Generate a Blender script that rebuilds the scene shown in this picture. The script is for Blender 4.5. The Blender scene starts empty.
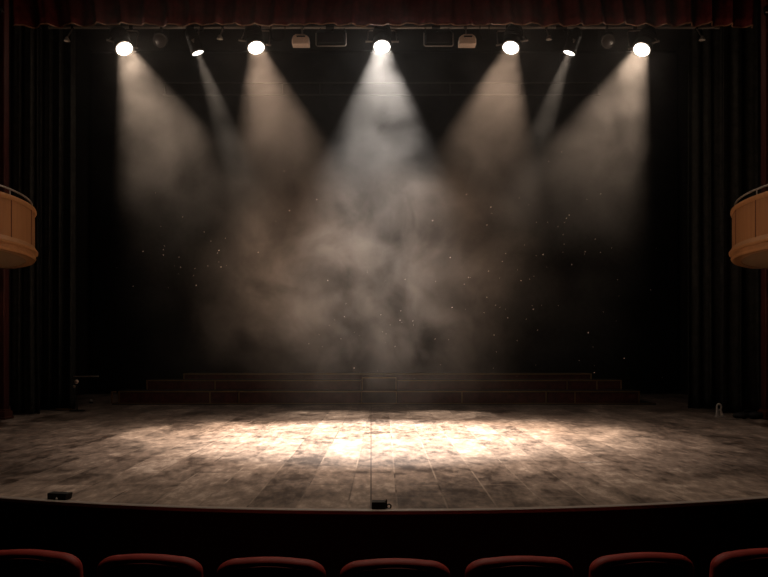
import bpy, bmesh, math, random
from mathutils import Vector, Matrix, Quaternion
random.seed(7)
scene = bpy.context.scene
COL = scene.collection
F, HY, CX, CH = 860.0, 348.0, 384.0, 1.08      # focal length in px, horizon row, centre column, eye height over the stage


def at(px, py, d):
    """photo pixel at depth d -> world point (x right, y away from the camera, z up, stage floor z = 0)"""
    return Vector(((px - CX) / F * d, d, CH + (HY - py) / F * d))


def floor_at(px, py):
    d = F * CH / (py - HY)
    return Vector(((px - CX) / F * d, d, 0.0))


# ------------------------------------------------------------------ materials
def mat(name, col=(.5, .5, .5), rough=.6, metal=0.0, spec=.5, sheen=0.0):
    m = bpy.data.materials.new(name)
    m.use_nodes = True
    b = m.node_tree.nodes['Principled BSDF']
    b.inputs['Base Color'].default_value = (*col, 1)
    b.inputs['Roughness'].default_value = rough
    b.inputs['Metallic'].default_value = metal
    b.inputs['Specular IOR Level'].default_value = spec
    b.inputs['Sheen Weight'].default_value = sheen
    return m


class NT:
    """small helper for writing node graphs"""
    def __init__(s, m):
        s.t = m.node_tree
        s.n = s.t.nodes

    def node(s, kind, **kw):
        nd = s.n.new(kind)
        for k, v in kw.items():
            if k.startswith('_'):
                setattr(nd, k[1:], v)
        return nd

    def set(s, sock, v):
        if isinstance(v, bpy.types.NodeSocket):
            s.t.links.new(v, sock)
        else:
            sock.default_value = v

    def math(s, op, a, b=0.0, c=0.0, clamp=False):
        nd = s.n.new('ShaderNodeMath')
        nd.operation = op
        nd.use_clamp = clamp
        s.set(nd.inputs[0], a)
        s.set(nd.inputs[1], b)
        s.set(nd.inputs[2], c)
        return nd.outputs[0]

    def vmath(s, op, a, b=(0, 0, 0)):
        nd = s.n.new('ShaderNodeVectorMath')
        nd.operation = op
        s.set(nd.inputs[0], a)
        s.set(nd.inputs[1], b)
        return nd.outputs[1] if op in ('LENGTH', 'DISTANCE', 'DOT_PRODUCT') else nd.outputs[0]

    def mapr(s, v, a, b, c=0.0, d=1.0, smooth=False):
        nd = s.n.new('ShaderNodeMapRange')
        nd.interpolation_type = 'SMOOTHSTEP' if smooth else 'LINEAR'
        nd.clamp = True
        s.set(nd.inputs[0], v)
        for i, q in enumerate((a, b, c, d)):
            s.set(nd.inputs[1 + i], q)
        return nd.outputs[0]

    def noise(s, vec, scale, detail=3, rough=.55, dist=0.0):
        nd = s.n.new('ShaderNodeTexNoise')
        s.set(nd.inputs['Vector'], vec)
        nd.inputs['Scale'].default_value = scale
        nd.inputs['Detail'].default_value = detail
        nd.inputs['Roughness'].default_value = rough
        nd.inputs['Distortion'].default_value = dist
        return nd

    def mapping(s, vec, loc=(0, 0, 0), rot=(0, 0, 0), sc=(1, 1, 1)):
        nd = s.n.new('ShaderNodeMapping')
        s.set(nd.inputs[0], vec)
        nd.inputs[1].default_value = loc
        nd.inputs[2].default_value = rot
        nd.inputs[3].default_value = sc
        return nd.outputs[0]

    def mix(s, f, a, b, mode='MIX'):
        nd = s.n.new('ShaderNodeMix')
        nd.data_type = 'RGBA'
        nd.blend_type = mode
        s.set(nd.inputs[0], f)
        for i, q in ((6, a), (7, b)):
            if isinstance(q, tuple):
                q = (*q[:3], 1)
            s.set(nd.inputs[i], q)
        return nd.outputs[2]

    def pos(s):
        nd = s.n.new('ShaderNodeNewGeometry')
        return nd.outputs['Position']

    def obj(s):
        nd = s.n.new('ShaderNodeTexCoord')
        return nd.outputs['Object']


def cloth_mat(name, col, rough=.9, sheen=.0, var=.35, spec=.2):
    m = mat(name, col, rough, 0, spec, sheen)
    g = NT(m)
    n = g.noise(g.obj(), 9, 4, .6)
    c = g.mix(g.mapr(n.outputs[0], .3, .7), tuple(v * (1 - var) for v in col), tuple(v * (1 + var) for v in col))
    b = g.n['Principled BSDF']
    g.set(b.inputs['Base Color'], c)
    w = g.noise(g.obj(), 260, 2, .5)
    bp = g.n.new('ShaderNodeBump')
    bp.inputs['Strength'].default_value = .15
    bp.inputs['Distance'].default_value = .002
    g.set(bp.inputs['Height'], w.outputs[0])
    g.set(b.inputs['Normal'], bp.outputs[0])
    return m


def wood_mat(name, c1, c2, rough=.45, axis='Z', scale=6):
    m = mat(name, c1, rough)
    g = NT(m)
    sc = {'Z': (1, 1, .08), 'X': (.08, 1, 1), 'Y': (1, .08, 1)}[axis]
    v = g.mapping(g.obj(), sc=sc)
    n = g.noise(v, scale * 3, 5, .6, .4)
    n2 = g.noise(v, scale * 14, 2, .5)
    f = g.math('ADD', g.math('MULTIPLY', n.outputs[0], .75), g.math('MULTIPLY', n2.outputs[0], .25))
    c = g.mix(g.mapr(f, .35, .65), c1, c2)
    g.set(g.n['Principled BSDF'].inputs['Base Color'], c)
    return m


BLACK_CLOTH = cloth_mat('black_velvet', (.032, .033, .030), .95, spec=.1)
BACK_CLOTH = cloth_mat('black_backdrop_cloth', (.007, .006, .0055), .95, spec=.05)
RED_CLOTH = cloth_mat('dark_red_velvet', (.09, .011, .011), .85, .0)
HEM = mat('bronze_hem_braid', (.22, .10, .05), .55)
SEAT_RED = cloth_mat('red_seat_plush', (.36, .038, .028), .6, .0, .15, .4)
PIPING = mat('red_seat_piping', (.30, .06, .05), .5)
SHELL = mat('dark_seat_shell', (.03, .012, .010), .5)
BLACK_METAL = mat('black_painted_metal', (.014, .013, .012), .45, .3)
GREY_METAL = mat('grey_steel', (.38, .34, .30), .42, .6)
DARK_STEEL = mat('dark_steel', (.05, .046, .042), .55, .6)
WHITE_METAL = mat('pale_paint', (.65, .6, .55), .45)
BEIGE = mat('beige_plastic', (.80, .63, .50), .5)
RED_PAINT = cloth_mat('proscenium_red_paint', (.055, .010, .007), .6, 0, .2, .4)
BASE_WOOD = wood_mat('dark_red_wood', (.10, .028, .017), (.14, .045, .026), .4)
BALC = wood_mat('balcony_oak', (.25, .105, .036), (.33, .155, .06), .42)
BALC_TRIM = wood_mat('balcony_trim_oak', (.33, .155, .06), (.40, .20, .085), .35, 'X')
BALC_SOFFIT = mat('balcony_soffit_plaster', (.30, .19, .10), .7)
GOLD = mat('brass_edging', (.33, .20, .08), .5, .5)
RISER_RED = cloth_mat('riser_red_fascia', (.10, .024, .018), .75)
RISER_DECK = mat('riser_dark_deck', (.03, .022, .018), .7)
STEP_DARK = cloth_mat('dark_brown_step', (.045, .024, .017), .9, spec=.05)
WALL_BLACK = mat('black_wall_paint', (.012, .011, .010), .9)
HOUSE_FLOOR = cloth_mat('auditorium_carpet', (.02, .008, .008), .95)
FASCIA = mat('stage_front_black', (.010, .009, .008), .6)
TAPE = mat('white_tape', (.8, .75, .7), .6)
RUBBER = mat('black_rubber', (.008, .008, .008), .7)


def floor_mat():
    m = mat('worn_stage_boards', rough=.5)
    g = NT(m)
    p = g.pos()
    # boards running towards the audience
    rot = g.mapping(p, loc=(0, 0.25, 0), rot=(0, 0, math.radians(90)))
    br = g.n.new('ShaderNodeTexBrick')
    br.offset = .37
    g.set(br.inputs['Vector'], rot)
    br.inputs['Color1'].default_value = (.0, .0, .0, 1)
    br.inputs['Color2'].default_value = (1, 1, 1, 1)
    br.inputs['Mortar'].default_value = (.5, .5, .5, 1)
    br.inputs['Scale'].default_value = 1
    br.inputs['Mortar Size'].default_value = .007
    br.inputs['Mortar Smooth'].default_value = .2
    br.inputs['Brick Width'].default_value = 1.7
    br.inputs['Row Height'].default_value = .34
    seam = br.outputs['Fac']
    tone = g.math('MULTIPLY', br.outputs['Color'], 1.0)
    # wear: broad pale scuffed patches
    warp = g.noise(p, 1.1, 3, .5)
    wv = g.vmath('ADD', p, g.vmath('SCALE', warp.outputs['Color'], (0, 0, 0)))
    a = g.noise(g.mapping(p, rot=(0, 0, .25), sc=(1.0, .62, 1)), 1.9, 6, .64, .6)
    b = g.noise(g.mapping(p, loc=(3, 7, 0), rot=(0, 0, -.3), sc=(1.2, .55, 1)), 5.2, 5, .66, .5)
    c = g.noise(g.mapping(p, loc=(9, 2, 0), rot=(0, 0, .6), sc=(1.6, .45, 1)), 11, 4, .65)
    w = g.math('ADD', g.math('MULTIPLY', a.outputs[0], .36), g.math('MULTIPLY', b.outputs[0], .36))
    w = g.math('ADD', w, g.math('MULTIPLY', c.outputs[0], .28))
    w = g.math('ADD', w, g.math('MULTIPLY', g.math('SUBTRACT', tone, .5), .085))
    f = g.mapr(w, .40, .585, 0, 1)
    col = g.mix(f, (.075, .053, .041), (.47, .365, .295))
    pale = g.mapr(w, .56, .66)
    col = g.mix(pale, col, (.70, .59, .50))
    # seams: pale filler in some places, dark in others
    sn = g.noise(p, .8, 2)
    seamcol = g.mix(g.mapr(sn.outputs[0], .42, .52), (.05, .035, .028), (.50, .40, .32))
    sv = g.noise(g.mapping(p, loc=(4, 4, 4)), 2.2, 2)
    sm = g.math('MULTIPLY', seam, g.mapr(sv.outputs[0], .42, .58, .1, .8))
    col = g.mix(sm, col, seamcol)
    # long thin scratches
    s1 = g.noise(g.mapping(p, rot=(0, 0, .9), sc=(.5, 24, 1)), 2.0, 2, .5)
    sc = g.mapr(s1.outputs[0], .69, .73, 0, .45)
    col = g.mix(sc, col, (.6, .5, .42))
    s2 = g.noise(g.mapping(p, loc=(2, 5, 0), rot=(0, 0, -.7), sc=(.4, 22, 1)), 2.0, 2, .5)
    sc2 = g.mapr(s2.outputs[0], .68, .72, 0, .5)
    col = g.mix(sc2, col, (.06, .04, .03))
    # the joint down the middle of the stage
    sx = g.n.new('ShaderNodeSeparateXYZ')
    g.set(sx.inputs[0], p)
    dx = g.math('ABSOLUTE', g.math('ADD', sx.outputs[0], g.math('MULTIPLY', sx.outputs[1], .0151)))
    ml = g.mapr(dx, .003, .007, .85, 0)
    col = g.mix(ml, col, (.03, .02, .015))
    bs = g.n['Principled BSDF']
    g.set(bs.inputs['Base Color'], col)
    g.set(bs.inputs['Roughness'], g.mapr(f, 0, 1, .42, .62))
    bs.inputs['Specular IOR Level'].default_value = .35
    bp = g.n.new('ShaderNodeBump')
    bp.inputs['Strength'].default_value = .25
    bp.inputs['Distance'].default_value = .004
    g.set(bp.inputs['Height'], g.math('SUBTRACT', w, seam))
    g.set(bs.inputs['Normal'], bp.outputs[0])
    return m


STAGE_FLOOR = floor_mat()


def lens_mat(name, col, strength):
    m = bpy.data.materials.new(name)
    m.use_nodes = True
    t = m.node_tree
    t.nodes.clear()
    o = t.nodes.new('ShaderNodeOutputMaterial')
    e = t.nodes.new('ShaderNodeEmission')
    e.inputs[0].default_value = (*col, 1)
    e.inputs[1].default_value = strength
    tr = t.nodes.new('ShaderNodeBsdfTransparent')
    ad = t.nodes.new('ShaderNodeAddShader')
    t.links.new(e.outputs[0], ad.inputs[0])
    t.links.new(tr.outputs[0], ad.inputs[1])
    t.links.new(ad.outputs[0], o.inputs[0])
    return m


LENS_WARM = lens_mat('glowing_warm_lens', (1, .90, .80), 9)
LENS_WHITE = lens_mat('glowing_white_lens', (1, .97, .93), 10)
LENS_DIM = lens_mat('glowing_small_lens', (1, .92, .82), 4)
GLASS_OFF = mat('unlit_lens_glass', (.022, .016, .014), .35, 0, .4)


# ------------------------------------------------------------------ mesh helpers
def link(name, bm, m, parent=None, smooth=True, bevel=0, solid=0, angle=40):
    me = bpy.data.meshes.new(name)
    bmesh.ops.recalc_face_normals(bm, faces=bm.faces)
    bm.to_mesh(me)
    bm.free()
    for mm in (m if isinstance(m, (list, tuple)) else [m]):
        me.materials.append(mm)
    if smooth:
        me.shade_smooth()
        me.set_sharp_from_angle(angle=math.radians(angle))
    o = bpy.data.objects.new(name, me)
    COL.objects.link(o)
    if parent is not None:
        o.parent = parent
    if solid:
        md = o.modifiers.new('solid', 'SOLIDIFY')
        md.thickness = solid
        md.offset = 0
    if bevel:
        md = o.modifiers.new('bevel', 'BEVEL')
        md.width = bevel
        md.segments = 3
        md.limit_method = 'ANGLE'
        md.angle_limit = math.radians(40)
    return o


def tag(o, label, cat, group=None, kind=None):
    o['label'] = label
    o['category'] = cat
    if group:
        o['group'] = group
    if kind:
        o['kind'] = kind
    return o


def thing(name, loc, label, cat, group=None, rz=0.0):
    o = bpy.data.objects.new(name, None)
    o.empty_display_size = .1
    COL.objects.link(o)
    o.location = loc
    o.rotation_euler = (0, 0, rz)
    return tag(o, label, cat, group)


def struct(name, bm, m, **kw):
    o = link(name, bm, m, **kw)
    o['kind'] = 'structure'
    return o


def box(bm, lo, hi):
    lo, hi = Vector(lo), Vector(hi)
    c = (lo + hi) / 2
    s = hi - lo
    bmesh.ops.create_cube(bm, size=1, matrix=Matrix.Translation(c) @ Matrix.Diagonal((s.x, s.y, s.z, 1)))
    return bm


def nb():
    return bmesh.new()


def tube(bm, pts, r, n=10, caps=True):
    pts = [Vector(p) for p in pts]
    rings = []
    up = None
    for i, p in enumerate(pts):
        if i == 0:
            d = pts[1] - p
        elif i == len(pts) - 1:
            d = p - pts[i - 1]
        else:
            d = (pts[i + 1] - p).normalized() + (p - pts[i - 1]).normalized()
        d.normalize()
        if up is None:
            up = d.orthogonal().normalized()
        else:
            up = (up - d * up.dot(d))
            up = up.normalized() if up.length > 1e-6 else d.orthogonal().normalized()
        v = d.cross(up)
        rr = r[i] if isinstance(r, (list, tuple)) else r
        rings.append([bm.verts.new(p + (up * math.cos(2 * math.pi * k / n) + v * math.sin(2 * math.pi * k / n)) * rr) for k in range(n)])
    for a, b in zip(rings, rings[1:]):
        for k in range(n):
            bm.faces.new((a[k], a[(k + 1) % n], b[(k + 1) % n], b[k]))
    if caps:
        bm.faces.new(rings[0][::-1])
        bm.faces.new(rings[-1])
    return bm


def lathe(bm, prof, n=32, close=False):
    """prof: (r, z) list turned about z"""
    rings = []
    for r, z in prof:
        if r < 1e-6:
            rings.append([bm.verts.new((0, 0, z))])
        else:
            rings.append([bm.verts.new((r * math.cos(2 * math.pi * k / n), r * math.sin(2 * math.pi * k / n), z)) for k in range(n)])
    pairs = list(zip(rings, rings[1:]))
    if close:
        pairs.append((rings[-1], rings[0]))
    for a, b in pairs:
        if len(a) == 1 and len(b) == 1:
            continue
        for k in range(n):
            k2 = (k + 1) % n
            if len(a) == 1:
                bm.faces.new((a[0], b[k2], b[k]))
            elif len(b) == 1:
                bm.faces.new((a[k], a[k2], b[0]))
            else:
                bm.faces.new((a[k], a[k2], b[k2], b[k]))
    return bm


def ball(bm, c, r, sub=2, sc=(1, 1, 1)):
    bmesh.ops.create_icosphere(bm, subdivisions=sub, radius=r, matrix=Matrix.Translation(Vector(c)) @ Matrix.Diagonal((*sc, 1)))
    return bm


# ------------------------------------------------------------------ setting
APR_R = 8.0
APR_Y = floor_at(384, 511).y            # front of the stage on the centre line


def apron(x, r=APR_R, y0=None):
    y0 = APR_Y if y0 is None else y0
    return y0 + r - math.sqrt(r * r - x * x)


XS = [-7.0 + 14.0 * i / 70 for i in range(71)]


def arc_slab(front0, front1, z0, z1, back=None):
    """slab with a curved front; back None makes a curved strip between front offsets"""
    bm = nb()
    rows = []
    for x in XS:
        ya = apron(x) + front0
        yb = back if back is not None else apron(x) + front1
        rows.append([bm.verts.new(v) for v in ((x, ya, z0), (x, yb, z0), (x, yb, z1), (x, ya, z1))])
    for a, b in zip(rows, rows[1:]):
        for k in range(4):
            bm.faces.new((a[k], a[(k + 1) % 4], b[(k + 1) % 4], b[k]))
    bm.faces.new(rows[0])
    bm.faces.new(rows[-1][::-1])
    return bm


struct('floor', arc_slab(.06, 0, -.12, 0, back=20.6), STAGE_FLOOR, smooth=False)
NOSE = mat('stage_lip_metal', (.56, .48, .43), .35, .4)
struct('trim_1', arc_slab(-.012, .06, -.022, .005), NOSE, smooth=False, bevel=.006)
struct('wall_front', arc_slab(.045, .16, -1.02, -.022), FASCIA, smooth=False)
struct('floor.001', box(nb(), (-7.2, -3.5, -1.12), (7.2, 9.6, -1.0)), HOUSE_FLOOR, smooth=False)
struct('wall_left', box(nb(), (-7.2, -3.5, -1.0), (-7.0, 13.02, 8.2)), RED_PAINT, smooth=False)
struct('wall_right', box(nb(), (7.0, -3.5, -1.0), (7.2, 13.02, 8.2)), RED_PAINT, smooth=False)
struct('ceiling', box(nb(), (-7.2, -3.5, 8.2), (7.2, 20.8, 8.3)), WALL_BLACK, smooth=False)
struct('wall_back', box(nb(), (-7.2, 20.6, -.12), (7.2, 20.8, 8.2)), WALL_BLACK, smooth=False)
struct('wall_stage_left', box(nb(), (-7.2, 13.2, 0), (-7.0, 20.6, 8.2)), WALL_BLACK, smooth=False)
struct('wall_stage_right', box(nb(), (7.0, 13.2, 0), (7.2, 20.6, 8.2)), WALL_BLACK, smooth=False)
PZ = 13.1
XL, XR = at(9.5, 0, 13.2).x, at(760.5, 0, 13.2).x
struct('wall_proscenium_left', box(nb(), (-7.2, 13.02, 0), (XL, 13.2, 8.2)), RED_PAINT, smooth=False, bevel=.02)
struct('wall_proscenium_right', box(nb(), (XR, 13.02, 0), (7.2, 13.2, 8.2)), RED_PAINT, smooth=False, bevel=.02)
struct('wall_proscenium_header', box(nb(), (XL, 13.03, 6.75), (XR, 13.2, 8.2)), RED_PAINT, smooth=False)


def base_block(s, x):
    bm = nb()
    x0, x1 = (x, x - s * 1.0)
    lo, hi = sorted((x0 + s * .05, x1))
    box(bm, (lo, 12.92, 0), (hi, 13.25, .035))
    lo, hi = sorted((x0 + s * .035, x1))
    box(bm, (lo, 12.95, .035), (hi, 13.24, .12))
    lo, hi = sorted((x0 + s * .018, x1))
    box(bm, (lo, 12.99, .12), (hi, 13.22, .15))
    return bm


struct('baseboard_left', base_block(1, XL), BASE_WOOD, smooth=False, bevel=.008)
struct('baseboard_right', base_block(-1, XR), BASE_WOOD, smooth=False, bevel=.008)


# ------------------------------------------------------------------ curtains
def drape(x0, x1, y, top, bottom, folds, amp, seed, flare=.0, hem=None, nx=None, nz=26, lean=0.0):
    """a hanging cloth with soft irregular folds; hem(x) gives the bottom height"""
    rnd = random.Random(seed)
    nx = nx or int(folds * 24)
    ph = [rnd.uniform(0, 6.28) for _ in range(6)]
    bm = nb()
    grid = []
    for j in range(nz + 1):
        v = j / nz
        row = []
        for i in range(nx + 1):
            u = i / nx
            b = hem(u) if hem else bottom
            z = top + (b - top) * v
            uu = u + .012 * math.sin(9 * u + ph[0] + v * 1.2) + .02 * math.sin(4.3 * u + ph[1])
            a = amp * (.45 + .55 * v) * (.7 + .3 * math.sin(5 * u + ph[2]))
            off = a * (math.sin(2 * math.pi * folds * uu + ph[3]) + .35 * math.sin(2 * math.pi * folds * 2.17 * uu + ph[4] + v * .8))
            x = x0 + (x1 - x0) * u + (u - .5) * flare * max(0, v - .55) ** 2 * 4 + a * .35 * math.cos(2 * math.pi * folds * uu + ph[5])
            x += lean * max(0, v - .8) ** 2
            row.append(bm.verts.new((x, y + off, z)))
        grid.append(row)
    for r0, r1 in zip(grid, grid[1:]):
        for i in range(nx):
            bm.faces.new((r0[i], r0[i + 1], r1[i + 1], r1[i]))
    return bm, grid


def hem_fn(u):
    b = at(0, 23.2, 13.6).z
    return b - .045 * max(0, abs(u - .5) * 2 - .86) / .14 + .017 * abs(math.sin(u * 92 + .6 * math.sin(u * 31))) + .010 * math.sin(u * 47 + 1) - .012


V0, V1 = at(13, 0, 13.6).x, at(755, 0, 13.6).x
bm, grid = drape(V0, V1, 13.3 + .34, 7.6, 6.1, 34, .085, 3, hem=hem_fn, nx=560, nz=10)
hem_pts = [v.co.copy() for v in grid[-1]]
val = thing('valance_curtain', (0, 13.64, 6.1), 'dark red pleated valance curtain with a bronze scalloped hem across the stage top', 'curtain')
o = link('pleated_cloth', bm, RED_CLOTH, val, solid=.012, angle=80)
o.location = -val.location
bm = tube(nb(), [p + Vector((0, -.004, 0)) for p in hem_pts], .011, 6)
o = link('hem_braid', bm, HEM, val)
o.location = -val.location
# let the pipes clear the cloth: the valance hangs at 13.64 minus folds


def leg_curtain(px0, px1, d, folds, amp, seed, label, flare=0.0, lean=0.0, bar=False):
    x0, x1 = at(px0, 0, d).x, at(px1, 0, d).x
    bm, grid = drape(x0, x1, d, 7.9, .015, folds, amp, seed, flare=flare, nz=40, lean=lean)
    if not bar:
        o = link('leg_curtain', bm, BLACK_CLOTH, solid=.012, angle=80)
        return tag(o, label, 'curtain', 'black side curtains')
    r = thing('leg_curtain', ((x0 + x1) / 2, d, 0), label, 'curtain', 'black side curtains')
    o = link('cloth', bm, BLACK_CLOTH, r, solid=.012, angle=80)
    o.location = -r.location
    b = tube(nb(), [(x1 - .30, d - amp - .05, .022), (x1 - .02, d - amp - .05, .022)], .014, 8)
    o = link('hem_weight', b, GOLD, r)
    o.location = -r.location
    return r


leg_curtain(12, 38, 13.9, 2, .08, 11, 'black side curtain behind the left red column, its hem trailing to a point', flare=.05, lean=.35)
leg_curtain(40, 76, 15.0, 3, .10, 12, 'black folded side curtain with a brass weight at its hem, next to the metal stand', bar=True)
leg_curtain(723, 757, 14.1, 2, .08, 13, 'black side curtain just inside the right red column, beside the pale ring fitting', flare=.06, lean=.1)
leg_curtain(688, 722, 15.2, 3, .10, 14, 'black softly folded side curtain behind the pale ring fitting, deeper into the stage')

bm, _ = drape(-6.9, 6.9, 20.2, 8.0, .03, 7, .03, 21, nx=200, nz=8)
tag(link('backdrop_curtain', bm, BACK_CLOTH, solid=.01, angle=80), 'black backdrop curtain closing the back of the stage behind the red risers', 'curtain')


# ------------------------------------------------------------------ balconies
def balcony(s, px_t, label):
    n = Vector((.927 * s, -.0, 0))
    T = at(px_t, 0, 11.4)
    R = 3.0
    ang = math.atan2(abs(T.x), 11.4)
    nx, ny = math.cos(ang), math.sin(ang)
    C = Vector((T.x - s * nx * R, 11.4 - ny * R, 0))      # s=+1: left balcony bulges to +x
    root = thing('balcony', (C.x, C.y, 2.25), label, 'balcony', 'side balconies')
    YB = 12.45                                             # back plane

    def arc_pts(r):
        """plan points of the curved front from the side wall round to the back plane"""
        a1 = math.asin(min(1, (YB - C.y) / r))
        a0 = -math.radians(82)
        return [Vector((s * math.cos(a0 + (a1 - a0) * i / 48) * r, math.sin(a0 + (a1 - a0) * i / 48) * r, 0)) for i in range(49)]

    def ring(prof):
        """sweep a closed (r, z) profile along the front"""
        bm = nb()
        cols = []
        for i in range(49):
            cols.append([])
        for r, z in prof:
            for i, p in enumerate(arc_pts(r)):
                cols[i].append(bm.verts.new((p.x, p.y, z - 2.25)))
        k = len(prof)
        for a, b in zip(cols, cols[1:]):
            for q in range(k):
                bm.faces.new((a[q], a[(q + 1) % k], b[(q + 1) % k], b[q]))
        bm.faces.new(cols[0])
        bm.faces.new(cols[-1][::-1])
        return bm
    zt = at(0, 212, 11.4).z
    zm = at(0, 249.5, 11.4).z
    zb = at(0, 261.5, 11.4).z
    link('front_panel', ring([(R - .09, zm - .03), (R - .012, zm - .03), (R - .012, zt - .05), (R - .09, zt - .05)]), BALC, root)
    link('coping', ring([(R - .13, zt - .05), (R - .008, zt - .055), (R + .004, zt - .04), (R + .012, zt - .02), (R + .006, zt), (R - .13, zt)]), BALC_TRIM, root)
    link('moulding', ring([(R - .12, zm - .085), (R + .006, zm - .085), (R + .028, zm - .07), (R + .030, zm - .05), (R + .012, zm - .028), (R - .002, zm - .005), (R - .012, zm + .01), (R - .12, zm + .01)]), BALC_TRIM, root)
    link('lower_moulding', ring([(R - .12, zb), (R - .01, zb), (R + .006, zb + .03), (R - .005, zb + .075), (R - .12, zb + .075)]), BALC_TRIM, root)
    # soffit plate
    bm = nb()
    pts = arc_pts(R - .03)
    vs = [bm.verts.new((p.x, p.y, zb + .005 - 2.25)) for p in pts]
    vs += [bm.verts.new((-s * (abs(C.x) - 0) * 0 + s * (-(7.0 - abs(C.x))) if False else s * .42, YB - C.y, zb + .005 - 2.25)), bm.verts.new((s * .42, pts[0].y, zb + .005 - 2.25))]
    f = bm.faces.new(vs)
    ex = bmesh.ops.extrude_face_region(bm, geom=[f])
    for e in ex['geom']:
        if isinstance(e, bmesh.types.BMVert):
            e.co.z += .06
    link('soffit', bm, BALC_SOFFIT, root)
    # vertical seams between boards
    for k, a in enumerate([math.radians(v) for v in (-30, -16, -2, 12, 26, 40)]):
        bm = nb()
        p = Vector((s * math.cos(a), math.sin(a), 0))
        q = Vector((-p.y, p.x, 0)) * .006
        base = p * (R - .014)
        top = p * (R - .006)
        pts8 = []
        for z in (zm - 2.25, zt - .05 - 2.25):
            for c in (base - q, base + q, top + q, top - q):
                pts8.append(bm.verts.new((c.x, c.y, z)))
        for idx in ((0, 1, 2, 3), (4, 5, 6, 7), (0, 1, 5, 4), (1, 2, 6, 5), (2, 3, 7, 6), (3, 0, 4, 7)):
            bm.faces.new([pts8[i] for i in idx])
        link('panel_batten', bm, BASE_WOOD, root, smooth=False)
    # handrail on small posts
    rr = R - .05
    pts = [p + Vector((0, 0, zt + .085 - 2.25)) for p in arc_pts(rr)]
    rail = link('handrail', tube(nb(), pts, .012, 8), GREY_METAL, root)
    for i in (6, 14, 22, 30, 38, 46):
        p = arc_pts(rr)[i]
        link('rail_post', tube(nb(), [(p.x, p.y, zt - .01 - 2.25), (p.x, p.y, zt + .085 - 2.25)], .008, 6), GREY_METAL, root)
    return root


balcony(1, 36, 'rounded oak balcony with a handrail jutting from the left wall')
balcony(-1, 731, 'rounded oak balcony with a handrail jutting from the right wall')


# ------------------------------------------------------------------ red risers at the back
def riser(px0, px1, d, depth, z0, z1, label, posts=()):
    x0, x1 = at(px0, 0, d).x + .004, at(px1, 0, d).x - .004
    r = thing('stage_riser', ((x0 + x1) / 2, d, z0), label, 'riser', 'red risers at the back of the stage')
    w, h = (x1 - x0) / 2, z1 - z0
    link('fascia', box(nb(), (-w + .01, .012, 0), (w - .01, depth - .01, h - .03)), RISER_RED, r, smooth=False)
    link('deck', box(nb(), (-w, .005, h - .03), (w, depth, h)), RISER_DECK, r, smooth=False, bevel=.004)
    link('edge_trim', box(nb(), (-w, -.008, h - .022), (w, .008, h + .002)), GOLD, r, smooth=False, bevel=.003)
    for px in posts:
        x = at(px, 0, d).x - (x0 + x1) / 2
        x = max(-w + .013, min(w - .013, x))
        link('upright', box(nb(), (x - .012, -.004, 0), (x + .012, .012, h - .022)), GOLD, r, smooth=False)
    return r


D1 = floor_at(0, 404.5).y
z1 = at(0, 391, D1).z
D2, D3 = D1 + .6, D1 + 1.2
z2 = at(0, 380, D2).z
z3 = at(0, 373.5, D3).z
# low plinth under everything
pl = thing('riser_plinth', (0, D1, 0), 'low dark plinth with a brass lip running under the red risers', 'plinth')
xa, xb = at(113, 0, D1).x, at(655, 0, D1).x
link('plinth_body', box(nb(), (xa, -.06, 0), (xb, 1.85, .03)), RISER_DECK, pl, smooth=False)
link('plinth_lip', box(nb(), (xa, -.07, .018), (xb, -.058, .034)), GOLD, pl, smooth=False)
Z0 = .032
riser(118, 238, D1, .585, Z0, z1, 'lowest red riser section at the left end, first from the metal stand', (118, 210))
riser(238, 361, D1, .585, Z0, z1, 'lowest red riser section just left of the centre steps', (238,))
riser(397, 547, D1, .585, Z0, z1, 'lowest red riser section just right of the centre steps', (462, 547))
riser(547, 640, D1, .585, Z0, z1, 'lowest red riser section at the right end', (575, 640))
riser(146, 361, D2, .585, Z0, z2, 'second-tier red riser section left of the centre steps', (146, 215))
riser(397, 568, D2, .585, Z0, z2, 'second-tier red riser section right of the centre steps', (568,))
riser(568, 622, D2, .585, Z0, z2, 'short second-tier red riser section at the right end', (597, 622))
riser(183, 384, D3, .6, Z0, z3, 'topmost red riser section on the left half of the back row', (183,))
riser(384, 592, D3, .6, Z0, z3, 'topmost red riser section on the right half of the back row', (592,))
# centre steps
xs0, xs1 = at(361, 0, D1).x + .006, at(397, 0, D1).x - .006
st = thing('riser_steps', ((xs0 + xs1) / 2, D1, Z0), 'dark block of two steps with brass edges in the middle of the red risers', 'steps')
w = (xs1 - xs0) / 2
for k, (d0, zt) in enumerate(((-.02, z1 + .004), (.45, z2 + .06))):
    sp = link('step', box(nb(), (-w, d0, 0), (w, 1.18 if k else .45, zt - Z0)), STEP_DARK, st, smooth=False)
    link('step_edge', box(nb(), (-w, d0 - .012, zt - Z0 - .022), (w, d0, zt - Z0)), GOLD, sp, smooth=False)
    for sx in (-1, 1):
        link('step_upright', box(nb(), (sx * w - .013 if sx > 0 else -w, d0 - .010, 0), (w if sx > 0 else -w + .013, d0, zt - Z0 - .022)), GOLD, sp, smooth=False)
# end post at the left of the plinth
ep = thing('riser_end_post', at(115, 0, D1 - .03) * 1, 'short brass post at the left end of the red risers', 'post')
ep.location = (at(115, 0, D1).x - .05, D1 - .03, .03)
link('post_shaft', box(nb(), (-.015, -.012, 0), (.015, .012, .20)), GOLD, ep, smooth=False, bevel=.003)
link('post_arm', box(nb(), (-.015, -.012, .20), (.09, .012, .225)), GOLD, ep, smooth=False, bevel=.003)


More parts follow.
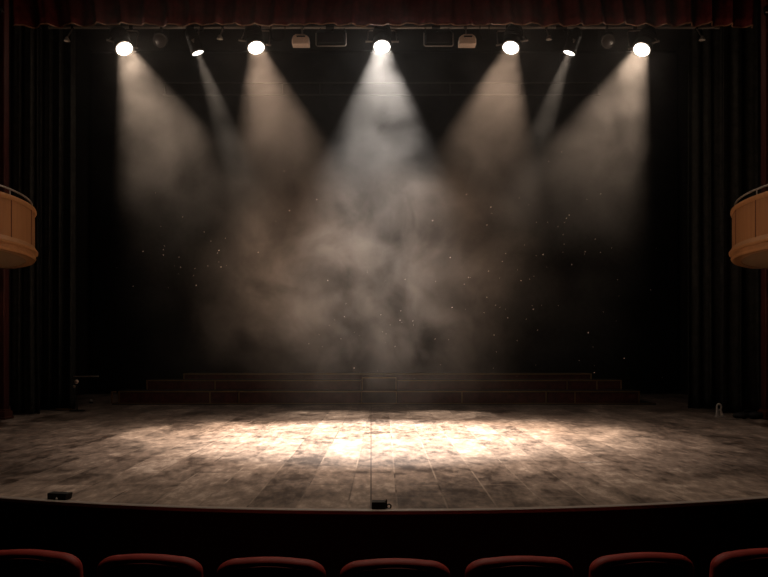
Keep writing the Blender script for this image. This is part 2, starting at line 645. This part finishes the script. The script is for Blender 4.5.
# ------------------------------------------------------------------ overhead rig
PIPE_Y = 14.36
PIPE_Z = at(0, 27.4, PIPE_Y).z
pr = thing('lighting_batten', (0, PIPE_Y, PIPE_Z), 'long grey steel pipe under the red valance carrying the stage lamps', 'lighting bar')
link('pipe', tube(nb(), [(-5.6, 0, 0), (5.6, 0, 0)], .026, 12), GREY_METAL, pr)
for px in (36, 190, 330, 436, 560, 735):
    x = at(px, 0, PIPE_Y).x
    link('suspension_cable', tube(nb(), [(x, 0, .025), (x, 0, 8.2 - PIPE_Z)], .005, 6), DARK_STEEL, pr)
    link('pipe_sleeve', tube(nb(), [(x - .07, 0, 0), (x + .07, 0, 0)], .031, 12), BLACK_METAL, pr)

rb = thing('rear_truss', (0, 19.0, at(0, 83, 19).z), 'faint dark two-pipe truss hanging deep over the back of the stage', 'truss')
dz = at(0, 95, 19).z - rb.location.z
GRS = DARK_STEEL
xa, xb = at(163, 0, 19).x, at(600, 0, 19).x
link('upper_chord', tube(nb(), [(xa, 0, 0), (xb, 0, 0)], .022, 8), GRS, rb)
link('lower_chord', tube(nb(), [(xa, 0, dz), (xb, 0, dz)], .022, 8), GRS, rb)
for px in (165, 283, 320, 450, 520, 598):
    x = at(px, 0, 19).x
    link('truss_strut', tube(nb(), [(x, 0, 0), (x, 0, dz)], .014, 6), GRS, rb)
for px in (200, 384, 560):
    x = at(px, 0, 19).x
    link('hanging_wire', tube(nb(), [(x, 0, 0), (x, 0, 8.2 - rb.location.z)], .004, 6), DARK_STEEL, rb)


def clamp_mesh(drop):
    bm = nb()
    tube(bm, [(-.02, 0, 0), (.02, 0, 0)], .04, 14)
    box(bm, (-.018, -.02, -.07), (.018, .02, -.03))
    tube(bm, [(0, 0, -.06), (0, 0, -drop)], .011, 8)
    return bm


def spot(parent, loc, axis, watts, half, col, blend, size=.012):
    l = bpy.data.lights.new('spot_lamp', 'SPOT')
    l.energy = watts
    l.color = col
    l.spot_size = math.radians(2 * half)
    l.spot_blend = blend
    l.shadow_soft_size = size
    o = bpy.data.objects.new('spot_lamp', l)
    COL.objects.link(o)
    o.parent = parent
    o.location = loc
    o.rotation_mode = 'QUATERNION'
    o.rotation_quaternion = axis.to_track_quat('-Z', 'Y')
    return o


def spill(parent, loc, watts, col, r=.05):
    l = bpy.data.lights.new('lens_spill', 'POINT')
    l.energy = watts
    l.color = col
    l.shadow_soft_size = r
    o = bpy.data.objects.new('lens_spill', l)
    COL.objects.link(o)
    o.parent = parent
    o.location = loc
    return o


def stage_lamp(px, py, d, target, label, R=.138, L=.48, half=18, watts=1500, col=(1, .8, .62), lens=None, yoke_w=.24,
               piv=.10, blend=.35, spill_w=6, name='stage_spotlight', group='lit spotlights on the pipe', apex=None):
    C = at(px, py, d)
    root = thing(name, (C.x, PIPE_Y, PIPE_Z), label, 'spotlight', group)
    a = (Vector(target) - C).normalized()
    lc = C - root.location
    q = (-a).to_track_quat('Z', 'Y')
    k = R / .15

    def place(o):
        o.location = lc
        o.rotation_mode = 'QUATERNION'
        o.rotation_quaternion = q
        return o
    prof = [(.150 * k, -.015), (.166 * k, -.015), (.170 * k, .0), (.168 * k, .05), (.158 * k, .07), (.158 * k, L * .62), (.165 * k, L * .65),
            (.160 * k, L * .70), (.13 * k, L * .90), (.07 * k, L), (0, L),
            ]
    inner = [(0, L - .015), (.06 * k, L - .02), (.12 * k, L * .88), (.148 * k, L * .66), (.149 * k, .0)]
    place(link('housing', lathe(nb(), prof + inner + [prof[0]], 36), BLACK_METAL, root))
    rim = place(link('lens_rim', lathe(nb(), [(.140 * k, -.02), (.160 * k, -.024), (.174 * k, -.012), (.174 * k, .012), (.168 * k, .012), (.150 * k, -.014)], 36, True), DARK_STEEL, root))
    place(link('lens', lathe(nb(), [(.1495 * k, -.012), (.12 * k, -.019 * k), (.08 * k, -.025 * k), (.04 * k, -.029 * k), (0, -.030 * k)] if R > .11 else [(.1495 * k, -.012), (.08 * k, -.014), (0, -.015)], 36), lens or LENS_WARM, root))
    # cooling fins at the back
    bm = nb()
    for i in range(4):
        z = L * (.30 + .09 * i)
        lathe(bm, [(.157 * k, z), (.172 * k, z), (.172 * k, z + .012), (.157 * k, z + .012)], 36, True)
    place(link('cooling_fin', bm, BLACK_METAL, root))
    # yoke
    P = lc - a * piv
    u = a.cross(Vector((0, 0, 1))).normalized()
    if u.x < 0:
        u = -u
    u = Vector((u.x, u.y, 0)).normalized()
    top = -.075
    p1, p2 = P - u * yoke_w, P + u * yoke_w
    t1 = Vector((p1.x * .96, -.0 + p1.y * .15, top))
    t2 = Vector((p2.x * .96, -.0 + p2.y * .15, top))
    link('yoke', tube(nb(), [p1, p1 + (t1 - p1) * .9, t1 + (t2 - t1) * .06, t1 + (t2 - t1) * .94, p2 + (t2 - p2) * .9, p2], .011, 8), GREY_METAL, root)
    for p, sgn in ((p1, -1), (p2, 1)):
        link('tilt_knob', tube(nb(), [p - u * sgn * (yoke_w - .155 * k), p + u * sgn * .03], [.012, .018], 10), GREY_METAL, root)
    m = (t1 + t2) / 2
    bm = nb()
    tube(bm, [(-.03, 0, 0), (.03, 0, 0)], .042, 14)
    box(bm, (-.02, -.022, -.06), (.02, .022, -.03))
    tube(bm, [(0, 0, -.055), (m.x, m.y, top)], .012, 8)
    link('clamp', bm, BLACK_METAL, root)
    # power lead looped to the pipe
    back = lc - a * (L * .96)
    lead = [back, back + Vector((0, .05, .02)), Vector((back.x + .06, .10, .02)), Vector((back.x + .14, .04, -.06)), Vector((back.x + .2, .0, -.03))]
    link('power_lead', tube(nb(), lead, .006, 6), RUBBER, root)
    if watts:
        ap = apex if apex else R / math.tan(math.radians(half)) * .98
        ap = min(ap, L - .05)
        spot(root, lc - a * ap, a, watts, half, col, blend)
    if spill_w:
        spill(root, lc + a * .10, spill_w, col)
    return root


LY = 13.95
G = 'five bright spotlights'
WARM = (1.0, .74, .53)
stage_lamp(124, 48, LY, floor_at(280, 434), 'bright spotlight nearest the left end of the pipe, tilted in towards centre', watts=2900, col=(1, .75, .56), half=16.8, blend=.75, group=G)
stage_lamp(256, 47, LY, floor_at(343, 434), 'bright spotlight with a warm beam between the left round-mirrored lamp and the beige box'.replace('round-mirrored', 'narrow-beam'), watts=2250, col=(1, .70, .50), half=17.4, blend=.8, group=G)
stage_lamp(382, 46, LY, floor_at(380, 434), 'brightest white spotlight in the middle of the pipe, shining straight down', watts=4400, col=(1, .92, .85), half=19.8, blend=.75, lens=LENS_WHITE, group=G, spill_w=9)
stage_lamp(511, 47, LY, floor_at(424, 434), 'bright spotlight with a warm beam just right of the beige box and flood', watts=2250, col=(1, .70, .50), half=17.4, blend=.8, group=G)
stage_lamp(642, 49, LY, floor_at(486, 434), 'bright spotlight nearest the right end of the pipe, tilted in towards centre', watts=2900, col=(1, .75, .56), half=16.8, blend=.75, group=G)
G2 = 'two dim narrow-beam spotlights'
for px, tx, lb in ((197.5, 328, 'small black lamp with a thin narrow beam, between the two left bright spotlights'),
                   (569.5, 440, 'small black lamp with a thin narrow beam, between the two right bright spotlights')):
    stage_lamp(px, 52, 14.0, floor_at(tx, 414), lb, R=.10, L=.40, half=8.8, watts=1400, col=(1, .82, .66), lens=LENS_DIM, yoke_w=.165, piv=.13,
               blend=1, spill_w=.6, group=G2, apex=.36)


# unlit round lamps
def unlit_lamp(px, py, label):
    C = at(px, py, PIPE_Y - .1)
    root = thing('par_can_lamp', (C.x, PIPE_Y, PIPE_Z), label, 'lamp', 'unlit round lamps on the pipe')
    a = Vector((0, -.92, -.38)).normalized()
    q = (-a).to_track_quat('Z', 'Y')
    lc = C - root.location
    def place(o):
        o.location = lc; o.rotation_mode = 'QUATERNION'; o.rotation_quaternion = q
    place(link('housing', lathe(nb(), [(.104, .0), (.118, -.006), (.118, .02), (.104, .03), (.10, .16), (.06, .22), (0, .22), (0, .21), (.055, .21), (.095, .15), (.1, .03)], 28, True), BLACK_METAL, root))
    place(link('lens', lathe(nb(), [(.102, .005), (.06, -.010), (0, -.016)], 28), GLASS_OFF, root))
    place(link('lens_rim', lathe(nb(), [(.098, -.012), (.112, -.014), (.12, -.004), (.112, .004), (.098, .002)], 28, True), DARK_STEEL, root))
    link('hanging_bracket', tube(nb(), [(-.125, lc.y + .08, lc.z + .02), (-.12, .02, -.05), (.12, .02, -.05), (.125, lc.y + .08, lc.z + .02)], .008, 8), DARK_STEEL, root)
    link('clamp', clamp_mesh(.06), BLACK_METAL, root)


unlit_lamp(160, 40.5, 'unlit round black lamp between the leftmost bright spotlight and its narrow-beam neighbour')
unlit_lamp(608, 41.5, 'unlit round black lamp between the rightmost bright spotlight and its narrow-beam neighbour')


def beige_box(px, py, flip, label):
    C = at(px, py, 14.0)
    root = thing('work_light', (C.x, PIPE_Y, PIPE_Z), label, 'lamp', 'beige hanging boxes')
    lc = C - root.location
    bm = nb()
    w, h = .140, .082
    prof = [(-w, -h), (w, -h), (w, .02), (w * .72, .06), (w * .4, h), (-w * .55, h), (-w * .85, .05), (-w, 0)]
    prof = [(x * flip, z) for x, z in prof]
    f = bm.faces.new([bm.verts.new((x, -.10, z)) for x, z in prof])
    ex = bmesh.ops.extrude_face_region(bm, geom=[f])
    for e in ex['geom']:
        if isinstance(e, bmesh.types.BMVert):
            e.co.y += .2
    o = link('body', bm, BEIGE, root, smooth=False, bevel=.012)
    o.location = lc
    o = link('vent_slot', box(nb(), (-.06, -.106, .028), (.075, -.098, .05)), RUBBER, root, smooth=False)
    o.location = lc
    link('hanger', tube(nb(), [(0, 0, -.03), (0, lc.y * .5, -.07), (0.02 * flip, lc.y, lc.z + h - .01)], .014, 8), GREY_METAL, root)
    link('clamp', clamp_mesh(.05), BLACK_METAL, root)


beige_box(301, 41, 1, 'beige box-shaped lamp hanging left of the middle spotlight')
beige_box(467, 41, -1, 'beige box-shaped lamp hanging right of the middle spotlight')


def flood(px0, px1, y0, y1, label):
    C = at((px0 + px1) / 2, (y0 + y1) / 2, 14.0)
    w = (px1 - px0) / 2 / F * 14
    h = (y1 - y0) / 2 / F * 14
    root = thing('floodlight', (C.x, PIPE_Y, PIPE_Z), label, 'floodlight', 'dark floodlights on the pipe')
    lc = C - root.location
    o = link('body', box(nb(), (-w + .03, -.06, -h + .03), (w - .03, .10, h - .01)), BLACK_METAL, root, smooth=False, bevel=.015); o.location = lc
    o = link('glass', box(nb(), (-w + .05, -.064, -h + .05), (w - .05, -.058, h - .03)), GLASS_OFF, root, smooth=False); o.location = lc
    o = link('frame', tube(nb(), [(-w, 0, h), (-w, 0, -h + .02), (-w + .02, 0, -h), (w - .02, 0, -h), (w, 0, -h + .02), (w, 0, h)], .010, 8), GREY_METAL, root); o.location = lc
    for sx in (-1, 1):
        link('hanger', tube(nb(), [lc + Vector((sx * w, 0, h)), Vector((sx * w * .8, 0, -.02))], .009, 8), BLACK_METAL, root)
    link('clamp', clamp_mesh(.05), BLACK_METAL, root)


flood(316, 346, 33, 46, 'dark rectangular floodlight in a thin frame between the left beige box and middle spotlight')
flood(424, 453, 33, 46, 'dark rectangular floodlight in a thin frame between middle spotlight and right beige box')


def stem_lamp(px, py, label, tip):
    C = at(px, py, 14.1)
    root = thing('pendant_work_lamp', (C.x, PIPE_Y, PIPE_Z), label, 'lamp', 'small stem lamps on the pipe')
    lc = C - root.location
    link('stem', tube(nb(), [(0, 0, -.02), lc + Vector((0, 0, .03))], .012, 8), GREY_METAL, root)
    o = link('shade', lathe(nb(), [(.02, .05), (.03, .03), (.052, -.02), (.046, -.02), (.024, .025), (.0, .04)], 20), WHITE_METAL if tip else GREY_METAL, root); o.location = lc
    link('clamp', clamp_mesh(.05), BLACK_METAL, root)


stem_lamp(220, 38, 'small pale stem lamp just left of the warm spotlight near the left beige box', 1)
stem_lamp(549, 38.5, 'small pale stem lamp between the right warm spotlight and narrow-beam lamp', 1)
stem_lamp(67, 40, 'small pale stem lamp alone at the left end of the pipe', 1)
stem_lamp(702, 39, 'small pale stem lamp alone at the right end of the pipe', 1)


def cable_loop(px0, px1, y1, label):
    x0, x1 = at(px0, 0, 14.2).x, at(px1, 0, 14.2).x
    zb = at(0, y1, 14.2).z
    c = Vector(((x0 + x1) / 2, 14.2, PIPE_Z))
    hw = (x1 - x0) / 2
    pts = [(-hw, 0, -.03), (-hw, 0, zb - PIPE_Z + .08), (-hw + .03, 0, zb - PIPE_Z + .02), (-hw + .08, 0, zb - PIPE_Z), (hw - .08, 0, zb - PIPE_Z), (hw - .03, 0, zb - PIPE_Z + .02), (hw, 0, zb - PIPE_Z + .08), (hw, 0, -.03)]
    o = tag(link('hanging_cable', tube(nb(), pts, .009, 8), DARK_STEEL), label, 'cable', 'cable loops on the pipe')
    o.location = c


cable_loop(271, 285, 41, 'dark cable loop hanging between the warm left spotlight and beige box')
cable_loop(480, 489, 40, 'dark cable loop hanging between the right beige box and warm spotlight')

# small wall lamps high beside the red columns
for px, s, lb in ((1, 1, 'small pale fitting high on the left red column'), (764, -1, 'small pale fitting high on the right red column')):
    r = thing('column_spot', at(px, 12, 12.8), lb, 'lamp', 'fittings on the columns')
    link('bracket', tube(nb(), [(0, .1, .03), (0, -.02, .03), (0, -.06, .0)], .01, 8), BLACK_METAL, r)
    o = link('shade', lathe(nb(), [(.05, -.06), (.055, -.06), (.05, .03), (.03, .05), (0, .05)], 20), BLACK_METAL, r); o.location = (0, -.08, 0); o.rotation_euler = (math.radians(-35), 0, 0)
    link('cap', tube(nb(), [(-.03, -.13, -.055), (.03, -.13, -.055)], .012, 8), WHITE_METAL, r)


# ------------------------------------------------------------------ small things on the stage
def stand():
    p = floor_at(77, 411)
    d = p.y
    ztop = at(0, 376.5, d).z
    r = thing('boom_stand', p, 'thin metal stand with a level top bar beside the left black curtain', 'stand')
    link('pole', tube(nb(), [(0, 0, .02), (0, 0, ztop)], .011, 8), DARK_STEEL, r)
    link('crossbar', tube(nb(), [(-.06, 0, ztop), (.36, 0, ztop + .005)], .012, 8), GREY_METAL, r)
    ball(b := nb(), (.36, 0, ztop + .005), .018)
    link('bar_end', b, GREY_METAL, r)
    b = nb(); ball(b, (.0, -.02, ztop - .085), .038); ball(b, (-.045, -.01, ztop - .17), .022)
    link('clamp_knob', b, BEIGE, r)
    link('base', lathe(nb(), [(0, 0), (.13, 0), (.13, .012), (.03, .025), (0, .025)], 24), BLACK_METAL, r)


stand()
p = floor_at(91, 403)
r = thing('floor_glint', p, 'tiny white ball standing in for a glint on the floor behind the metal stand', 'lamp')  # white ball modelled in place of a glint, gives no light
link('glint_base', lathe(nb(), [(0, 0), (.04, 0), (.035, .02), (.0, .025)], 16), BLACK_METAL, r)
b = nb(); ball(b, (0, 0, .045), .03); link('glint_ball', b, WHITE_METAL, r)

p = floor_at(719, 417)
r = thing('floor_ring', p, 'small pale ring-topped fitting standing on the boards by the right black curtains', 'stage fitting')
b = nb()
pts = [(.035 * math.cos(t), 0, .155 + .05 * math.sin(t)) for t in [2 * math.pi * i / 20 for i in range(21)]]
tube(b, pts, .014, 8)
link('ring', b, WHITE_METAL, r)
b = nb(); tube(b, [(-.03, 0, .01), (-.025, 0, .12)], [.028, .018], 10); tube(b, [(.05, 0, .01), (.02, 0, .12)], [.034, .016], 10); box(b, (-.06, -.04, 0), (.09, .04, .014))
link('base', b, WHITE_METAL, r)

p = floor_at(748, 419)
r = thing('sandbag', p, 'black slumped sandbag on the floor at the foot of the right curtain', 'sandbag')
b = nb(); ball(b, (-.11, 0, .05), .12, 3, (1, .8, .45)); ball(b, (.11, .01, .055), .13, 3, (1, .8, .45))
link('bag', b, RUBBER, r)
link('carry_strap', tube(nb(), [(-.08, 0, .10), (-.04, 0, .13), (.04, 0, .13), (.08, 0, .11)], .010, 8), RUBBER, r)
p = floor_at(736, 419.5)
b = tube(nb(), [(-.16, .02, .008), (-.05, -.02, .008), (.06, .0, .008), (.10, .01, .008)], .008, 6)
o = tag(link('floor_cable', b, GREY_METAL), 'short pale cable end lying beside the black sandbag', 'cable'); o.location = p

# footlight box at the centre of the lip
p = floor_at(378, 509.5); p.y += .03
r = thing('footlight', p, 'small black box with a side knob on the middle of the stage edge', 'stage box')
link('body', box(nb(), (-.042, -.05, .004), (.05, .05, .048)), RUBBER, r, smooth=False, bevel=.006)
link('top_plate', box(nb(), (-.040, -.048, .047), (.046, .048, .051)), DARK_STEEL, r, smooth=False)
link('side_bracket', box(nb(), (.05, -.012, .0), (.062, .012, .062)), RUBBER, r, smooth=False, bevel=.004)
b = nb(); pts = [(.073 + .014 * math.cos(t), -.01, .018 + .014 * math.sin(t)) for t in [2 * math.pi * i / 16 for i in range(17)]]
tube(b, pts, .005, 8); link('knob', b, BLACK_METAL, r)

p = floor_at(57, 500.5)
p.y = max(p.y, apron(p.x) + .09)
r = thing('floor_monitor', p, 'low black wedge box on the stage edge at far left', 'stage box', rz=-.25)
b = nb()
prof = [(-.07, .004), (.075, .004), (.085, .05), (-.07, .05)]
f = b.faces.new([b.verts.new((x, -.04, z)) for x, z in prof])
ex = bmesh.ops.extrude_face_region(b, geom=[f])
for e in ex['geom']:
    if isinstance(e, bmesh.types.BMVert):
        e.co.y += .08
link('body', b, RUBBER, r, smooth=False, bevel=.005)
b = nb(); ball(b, (.012, -.046, .014), .008); link('knob', b, WHITE_METAL, r)

for px, py, rz, L, lb in ((590, 462.5, 0.0, .10, 'short white tape strip stuck on the boards right of the bright pool'),
                          (118, 504.2, .3, .024, 'tiny pale paper sliver standing in for a highlight on the stage edge right of the wedge box')):  # the tiny piece is a glint put in as a pale solid
    p = floor_at(px, py)
    o = tag(link('tape_strip' if L > .05 else 'lip_glint', box(nb(), (-L, -.012, .001), (L, .012, .004)), TAPE, smooth=False), lb, 'tape' if L > .05 else 'glint')
    o.location = p
    o.rotation_euler.z = rz


# ------------------------------------------------------------------ seats in front
def rounded_plan(w, h, r, n=8):
    """outline of a backrest: square bottom, rounded top corners, slightly crowned top"""
    pts = [(-w, 0), (w, 0)]
    for i in range(n + 1):
        t = math.pi / 2 * i / n
        pts.append((w - r + r * math.cos(t), h - r * .62 + r * .62 * math.sin(t)))
    for i in range(1, 8):
        x = (w - r) * (1 - 2 * i / 8)
        pts.append((x, h + .010 * (1 - (x / (w - r)) ** 2)))
    for i in range(n + 1):
        t = math.pi / 2 + math.pi / 2 * i / n
        pts.append((-w + r + r * math.cos(t), h - r * .62 + r * .62 * math.sin(t)))
    return pts


def slab(bm, outline, y0, y1, zoff=0):
    f = bm.faces.new([bm.verts.new((x, y0, z + zoff)) for x, z in outline])
    ex = bmesh.ops.extrude_face_region(bm, geom=[f])
    for e in ex['geom']:
        if isinstance(e, bmesh.types.BMVert):
            e.co.y += y1 - y0
    return bm


def make_seat():
    root = thing('theatre_seat', (0, 0, -1), 'x', 'theatre seat', 'front row of red seats')
    back = link('backrest', slab(nb(), rounded_plan(.298, .62, .13), .0, .085, 0), SEAT_RED, root, bevel=.032)
    back.location = (0, -.03, .36)
    back.rotation_euler.x = math.radians(7)
    # piping set in from the edge on the rear face, and the darker rear panel inside it
    ol = rounded_plan(.258, .585, .12)
    pip = link('piping', tube(nb(), [(x, -.001, z) for x, z in ol[1:]] + [(ol[0][0], -.001, ol[0][1])], .0055, 6), PIPING, back)
    link('rear_panel', slab(nb(), rounded_plan(.25, .578, .118), -.004, .004), SHELL, back, bevel=.003)
    link('seat_cushion', box(nb(), (-.262, .07, .36), (.262, .50, .46)), SEAT_RED, root, bevel=.035)
    link('seat_pan', box(nb(), (-.25, .08, .33), (.25, .48, .362)), SHELL, root, smooth=False, bevel=.01)
    for s in (-1, 1):
        x = s * .296
        link('armrest', box(nb(), (x - .022, .02, .58), (x + .022, .40, .62)), BASE_WOOD, root, bevel=.012)
        link('side_frame', box(nb(), (x - .015, .08, .02), (x + .015, .36, .58)), SHELL, root, smooth=False, bevel=.008)
        link('foot', box(nb(), (x - .022, .06, .0), (x + .022, .40, .02)), BLACK_METAL, root, smooth=False)
    return root


def copy_tree(o, parent=None):
    c = o.copy()
    COL.objects.link(c)
    if parent:
        c.parent = parent
    for ch in list(o.children):
        copy_tree(ch, c)
    return c


seat0 = make_seat()
SD = 4.62
seat_px = [(33, 550), (150.5, 554.5), (271.5, 557.5), (395, 559), (519, 556.5), (641, 553), (759, 549)]
seat_lb = ['red plush seat at the left end of the front row',
           'red plush seat second from the left end of the front row',
           'red plush seat third from the left end, next to the middle seat',
           'red plush seat in the middle of the front row below the stage box',
           'red plush seat third from the right end, next to the middle seat',
           'red plush seat second from the right end of the front row',
           'red plush seat at the right end of the front row']
TOPZ = at(0, 559, SD).z
for i, ((px, py), lb) in enumerate(zip(seat_px, seat_lb)):
    o = seat0 if i == 0 else copy_tree(seat0)
    d = (TOPZ - CH) * F / (HY - py)
    x = (px - CX) / F * d
    o.location = (x, d + .06, TOPZ - .990)
    o.rotation_euler.z = math.atan2(x, 11.5)
    o['label'] = lb
# row platform the seats stand on
zf = TOPZ - .990
bm = nb()
rows = []
for i in range(41):
    x = -4 + 8 * i / 40
    y0 = SD + 8 - math.sqrt(64 - x * x)
    rows.append([bm.verts.new(v) for v in ((x, y0 - .5, -1.0), (x, y0 + .6, -1.0), (x, y0 + .6, zf), (x, y0 - .5, zf))])
for a, b in zip(rows, rows[1:]):
    for k in range(4):
        bm.faces.new((a[k], a[(k + 1) % 4], b[(k + 1) % 4], b[k]))
bm.faces.new(rows[0]); bm.faces.new(rows[-1][::-1])
if zf > -.995:
    struct('floor.002', bm, HOUSE_FLOOR, smooth=False)
else:
    bm.free()

# ------------------------------------------------------------------ haze and motes
def haze_mat():
    m = bpy.data.materials.new('drifting_stage_haze')
    m.use_nodes = True
    g = NT(m)
    g.n.clear()
    out = g.n.new('ShaderNodeOutputMaterial')
    p = g.pos()
    sx = g.n.new('ShaderNodeSeparateXYZ')
    g.set(sx.inputs[0], p)
    X, Y, Z = sx.outputs
    # warp
    wn = g.noise(p, .7, 2, .5)
    wv = g.vmath('MULTIPLY', g.vmath('SUBTRACT', wn.outputs['Color'], (.5, .5, .5)), (1.3, .8, 1.3))
    q = g.vmath('ADD', p, wv)
    n1 = g.noise(g.mapping(q, loc=(1.3, 0, .4)), 1.35, 5, .64)
    thin = g.mapr(n1.outputs[0], .35, .65, .2, 1.75)
    # thin veil everywhere on the stage, fading to the front, the sides and the floor
    fx = g.mapr(g.math('ABSOLUTE', X), 3.8, 5.1, 1, 0, True)
    fy = g.mapr(Y, 10.9, 12.6, 0, 1, True)
    fy2 = g.mapr(Y, 14.8, 15.9, 1, .0, True)
    fz = g.mapr(Z, 2.2, 5.0, .12, 1, True)
    veil = g.math('MULTIPLY', g.math('MULTIPLY', fx, fy), g.math('MULTIPLY', fy2, fz))
    veil = g.math('MULTIPLY', veil, thin)
    veil = g.math('MULTIPLY', veil, VEIL)
    # a denser smoke bank in the middle
    e = g.vmath('LENGTH', g.mapping(g.vmath('SUBTRACT', q, (-.3, 12.9, 1.95)), sc=(1 / 3.1, 1 / 1.6, 1 / 2.3)))
    bank = g.mapr(e, .25, 1.0, 1, 0, True)
    n2 = g.noise(g.mapping(q, loc=(5.1, 2.2, 7.3), sc=(1, .6, 1)), 1.65, 6, .62, .3)
    n3 = g.noise(g.mapping(q, loc=(2.1, 4.2, 1.3)), 4.6, 5, .66, .5)
    pn = g.math('ADD', g.math('MULTIPLY', n2.outputs[0], .66), g.math('MULTIPLY', n3.outputs[0], .34))
    puff = g.mapr(pn, .405, .615, 0.08, 1.6)
    cloud = g.math('MULTIPLY', g.math('MULTIPLY', bank, puff), CLOUD)
    dens = g.math('ADD', veil, cloud)
    sc = g.n.new('ShaderNodeVolumeScatter')
    share = g.math('DIVIDE', cloud, g.math('ADD', dens, .0001), clamp=True)
    g.set(sc.inputs['Color'], g.mix(share, (.95, .91, .87), (.93, .79, .69)))
    sc.inputs['Anisotropy'].default_value = .15
    g.set(sc.inputs['Density'], dens)
    g.t.links.new(sc.outputs[0], out.inputs['Volume'])
    m.cycles.volume_step_rate = 1.0
    return m


VEIL, CLOUD = .031, .10
hz = link('stage_haze', box(nb(), (-5.1, 10.9, .05), (5.1, 16.0, 6.35)), haze_mat(), smooth=False)
tag(hz, 'thin brownish smoke drifting through the light beams above the stage', 'haze', kind='stuff')
scene.cycles.volume_step_rate = .2
scene.cycles.volume_max_steps = 256

rnd = random.Random(5)
bm = nb()
for (cx, cy, sx_, sy_, n) in ((545, 265, 45, 45, 60), (195, 265, 25, 18, 22), (365, 340, 45, 22, 22), (470, 330, 60, 35, 18), (300, 250, 90, 50, 14), (640, 360, 30, 20, 5)):
    for _ in range(n):
        c = at(rnd.gauss(cx, sx_), rnd.gauss(cy, sy_), rnd.uniform(11.8, 14.2))
        bmesh.ops.create_icosphere(bm, subdivisions=1, radius=rnd.choice((.003, .0035, .0045, .0065)), matrix=Matrix.Translation(c))
tag(link('dust_motes', bm, mat('pale_dust', (.9, .75, .65), .8)), 'scattered pale dust specks floating in the smoky light beams', 'dust', kind='stuff')

# ------------------------------------------------------------------ added fill lights, out of view
def fill_spot(loc, target, watts, half, col, blend=.6, size=.15):  # unseen spot without a fixture, added for fill
    l = bpy.data.lights.new('fill_light', 'SPOT')
    l.energy = watts
    l.color = col
    l.spot_size = math.radians(2 * half)
    l.spot_blend = blend
    l.shadow_soft_size = size
    o = bpy.data.objects.new('fill_light', l)
    COL.objects.link(o)
    o.location = loc
    o.rotation_mode = 'QUATERNION'
    o.rotation_quaternion = (Vector(target) - Vector(loc)).to_track_quat('-Z', 'Y')


fill_spot((1.5, 4.5, 5.0), (-5.4, 11.2, 2.6), 260, 8, (1, .78, .55))  # this pair is added only to light the balcony fronts
fill_spot((-1.5, 4.5, 5.0), (5.4, 11.2, 2.6), 260, 8, (1, .78, .55))
for bx in (-2.7, 0, 2.7):
    fill_spot((bx, 9.6, 8.0), (bx * .9, 10.4, 0), 3600 if bx == 0 else 260, 29 if bx == 0 else 36, (1, .79, .64), blend=1.0)  # added overhead to brighten and widen the pool on the floor
fill_spot((0, 7.6, 7.9), (0, 4.2, 0), 520, 34, (1, .78, .6))  # added to light the seat tops while leaving the stage front dark
w = bpy.data.worlds.new('world')
scene.world = w
w.use_nodes = True
w.node_tree.nodes['Background'].inputs[0].default_value = (.9, .75, .65, 1)
w.node_tree.nodes['Background'].inputs[1].default_value = .0

# ------------------------------------------------------------------ camera
cd = bpy.data.cameras.new('camera')
cd.sensor_fit = 'HORIZONTAL'
cd.sensor_width = 36
cd.lens = 36 * F / 768
cd.shift_x = (384 - CX) / 768
cd.shift_y = (HY - 288.5) / 768
cd.clip_end = 100
cam = bpy.data.objects.new('camera', cd)
COL.objects.link(cam)
cam.location = (0, 0, CH)
cam.rotation_euler = (math.radians(90), 0, 0)
scene.camera = cam
vs = scene.view_settings
vs.view_transform = 'Standard'
vs.look = 'None'
vs.exposure = 0
vs.gamma = 1
vs.use_curve_mapping = False
scene.cycles.use_denoising = True
scene.cycles.max_bounces = 6
scene.cycles.volume_bounces = 0
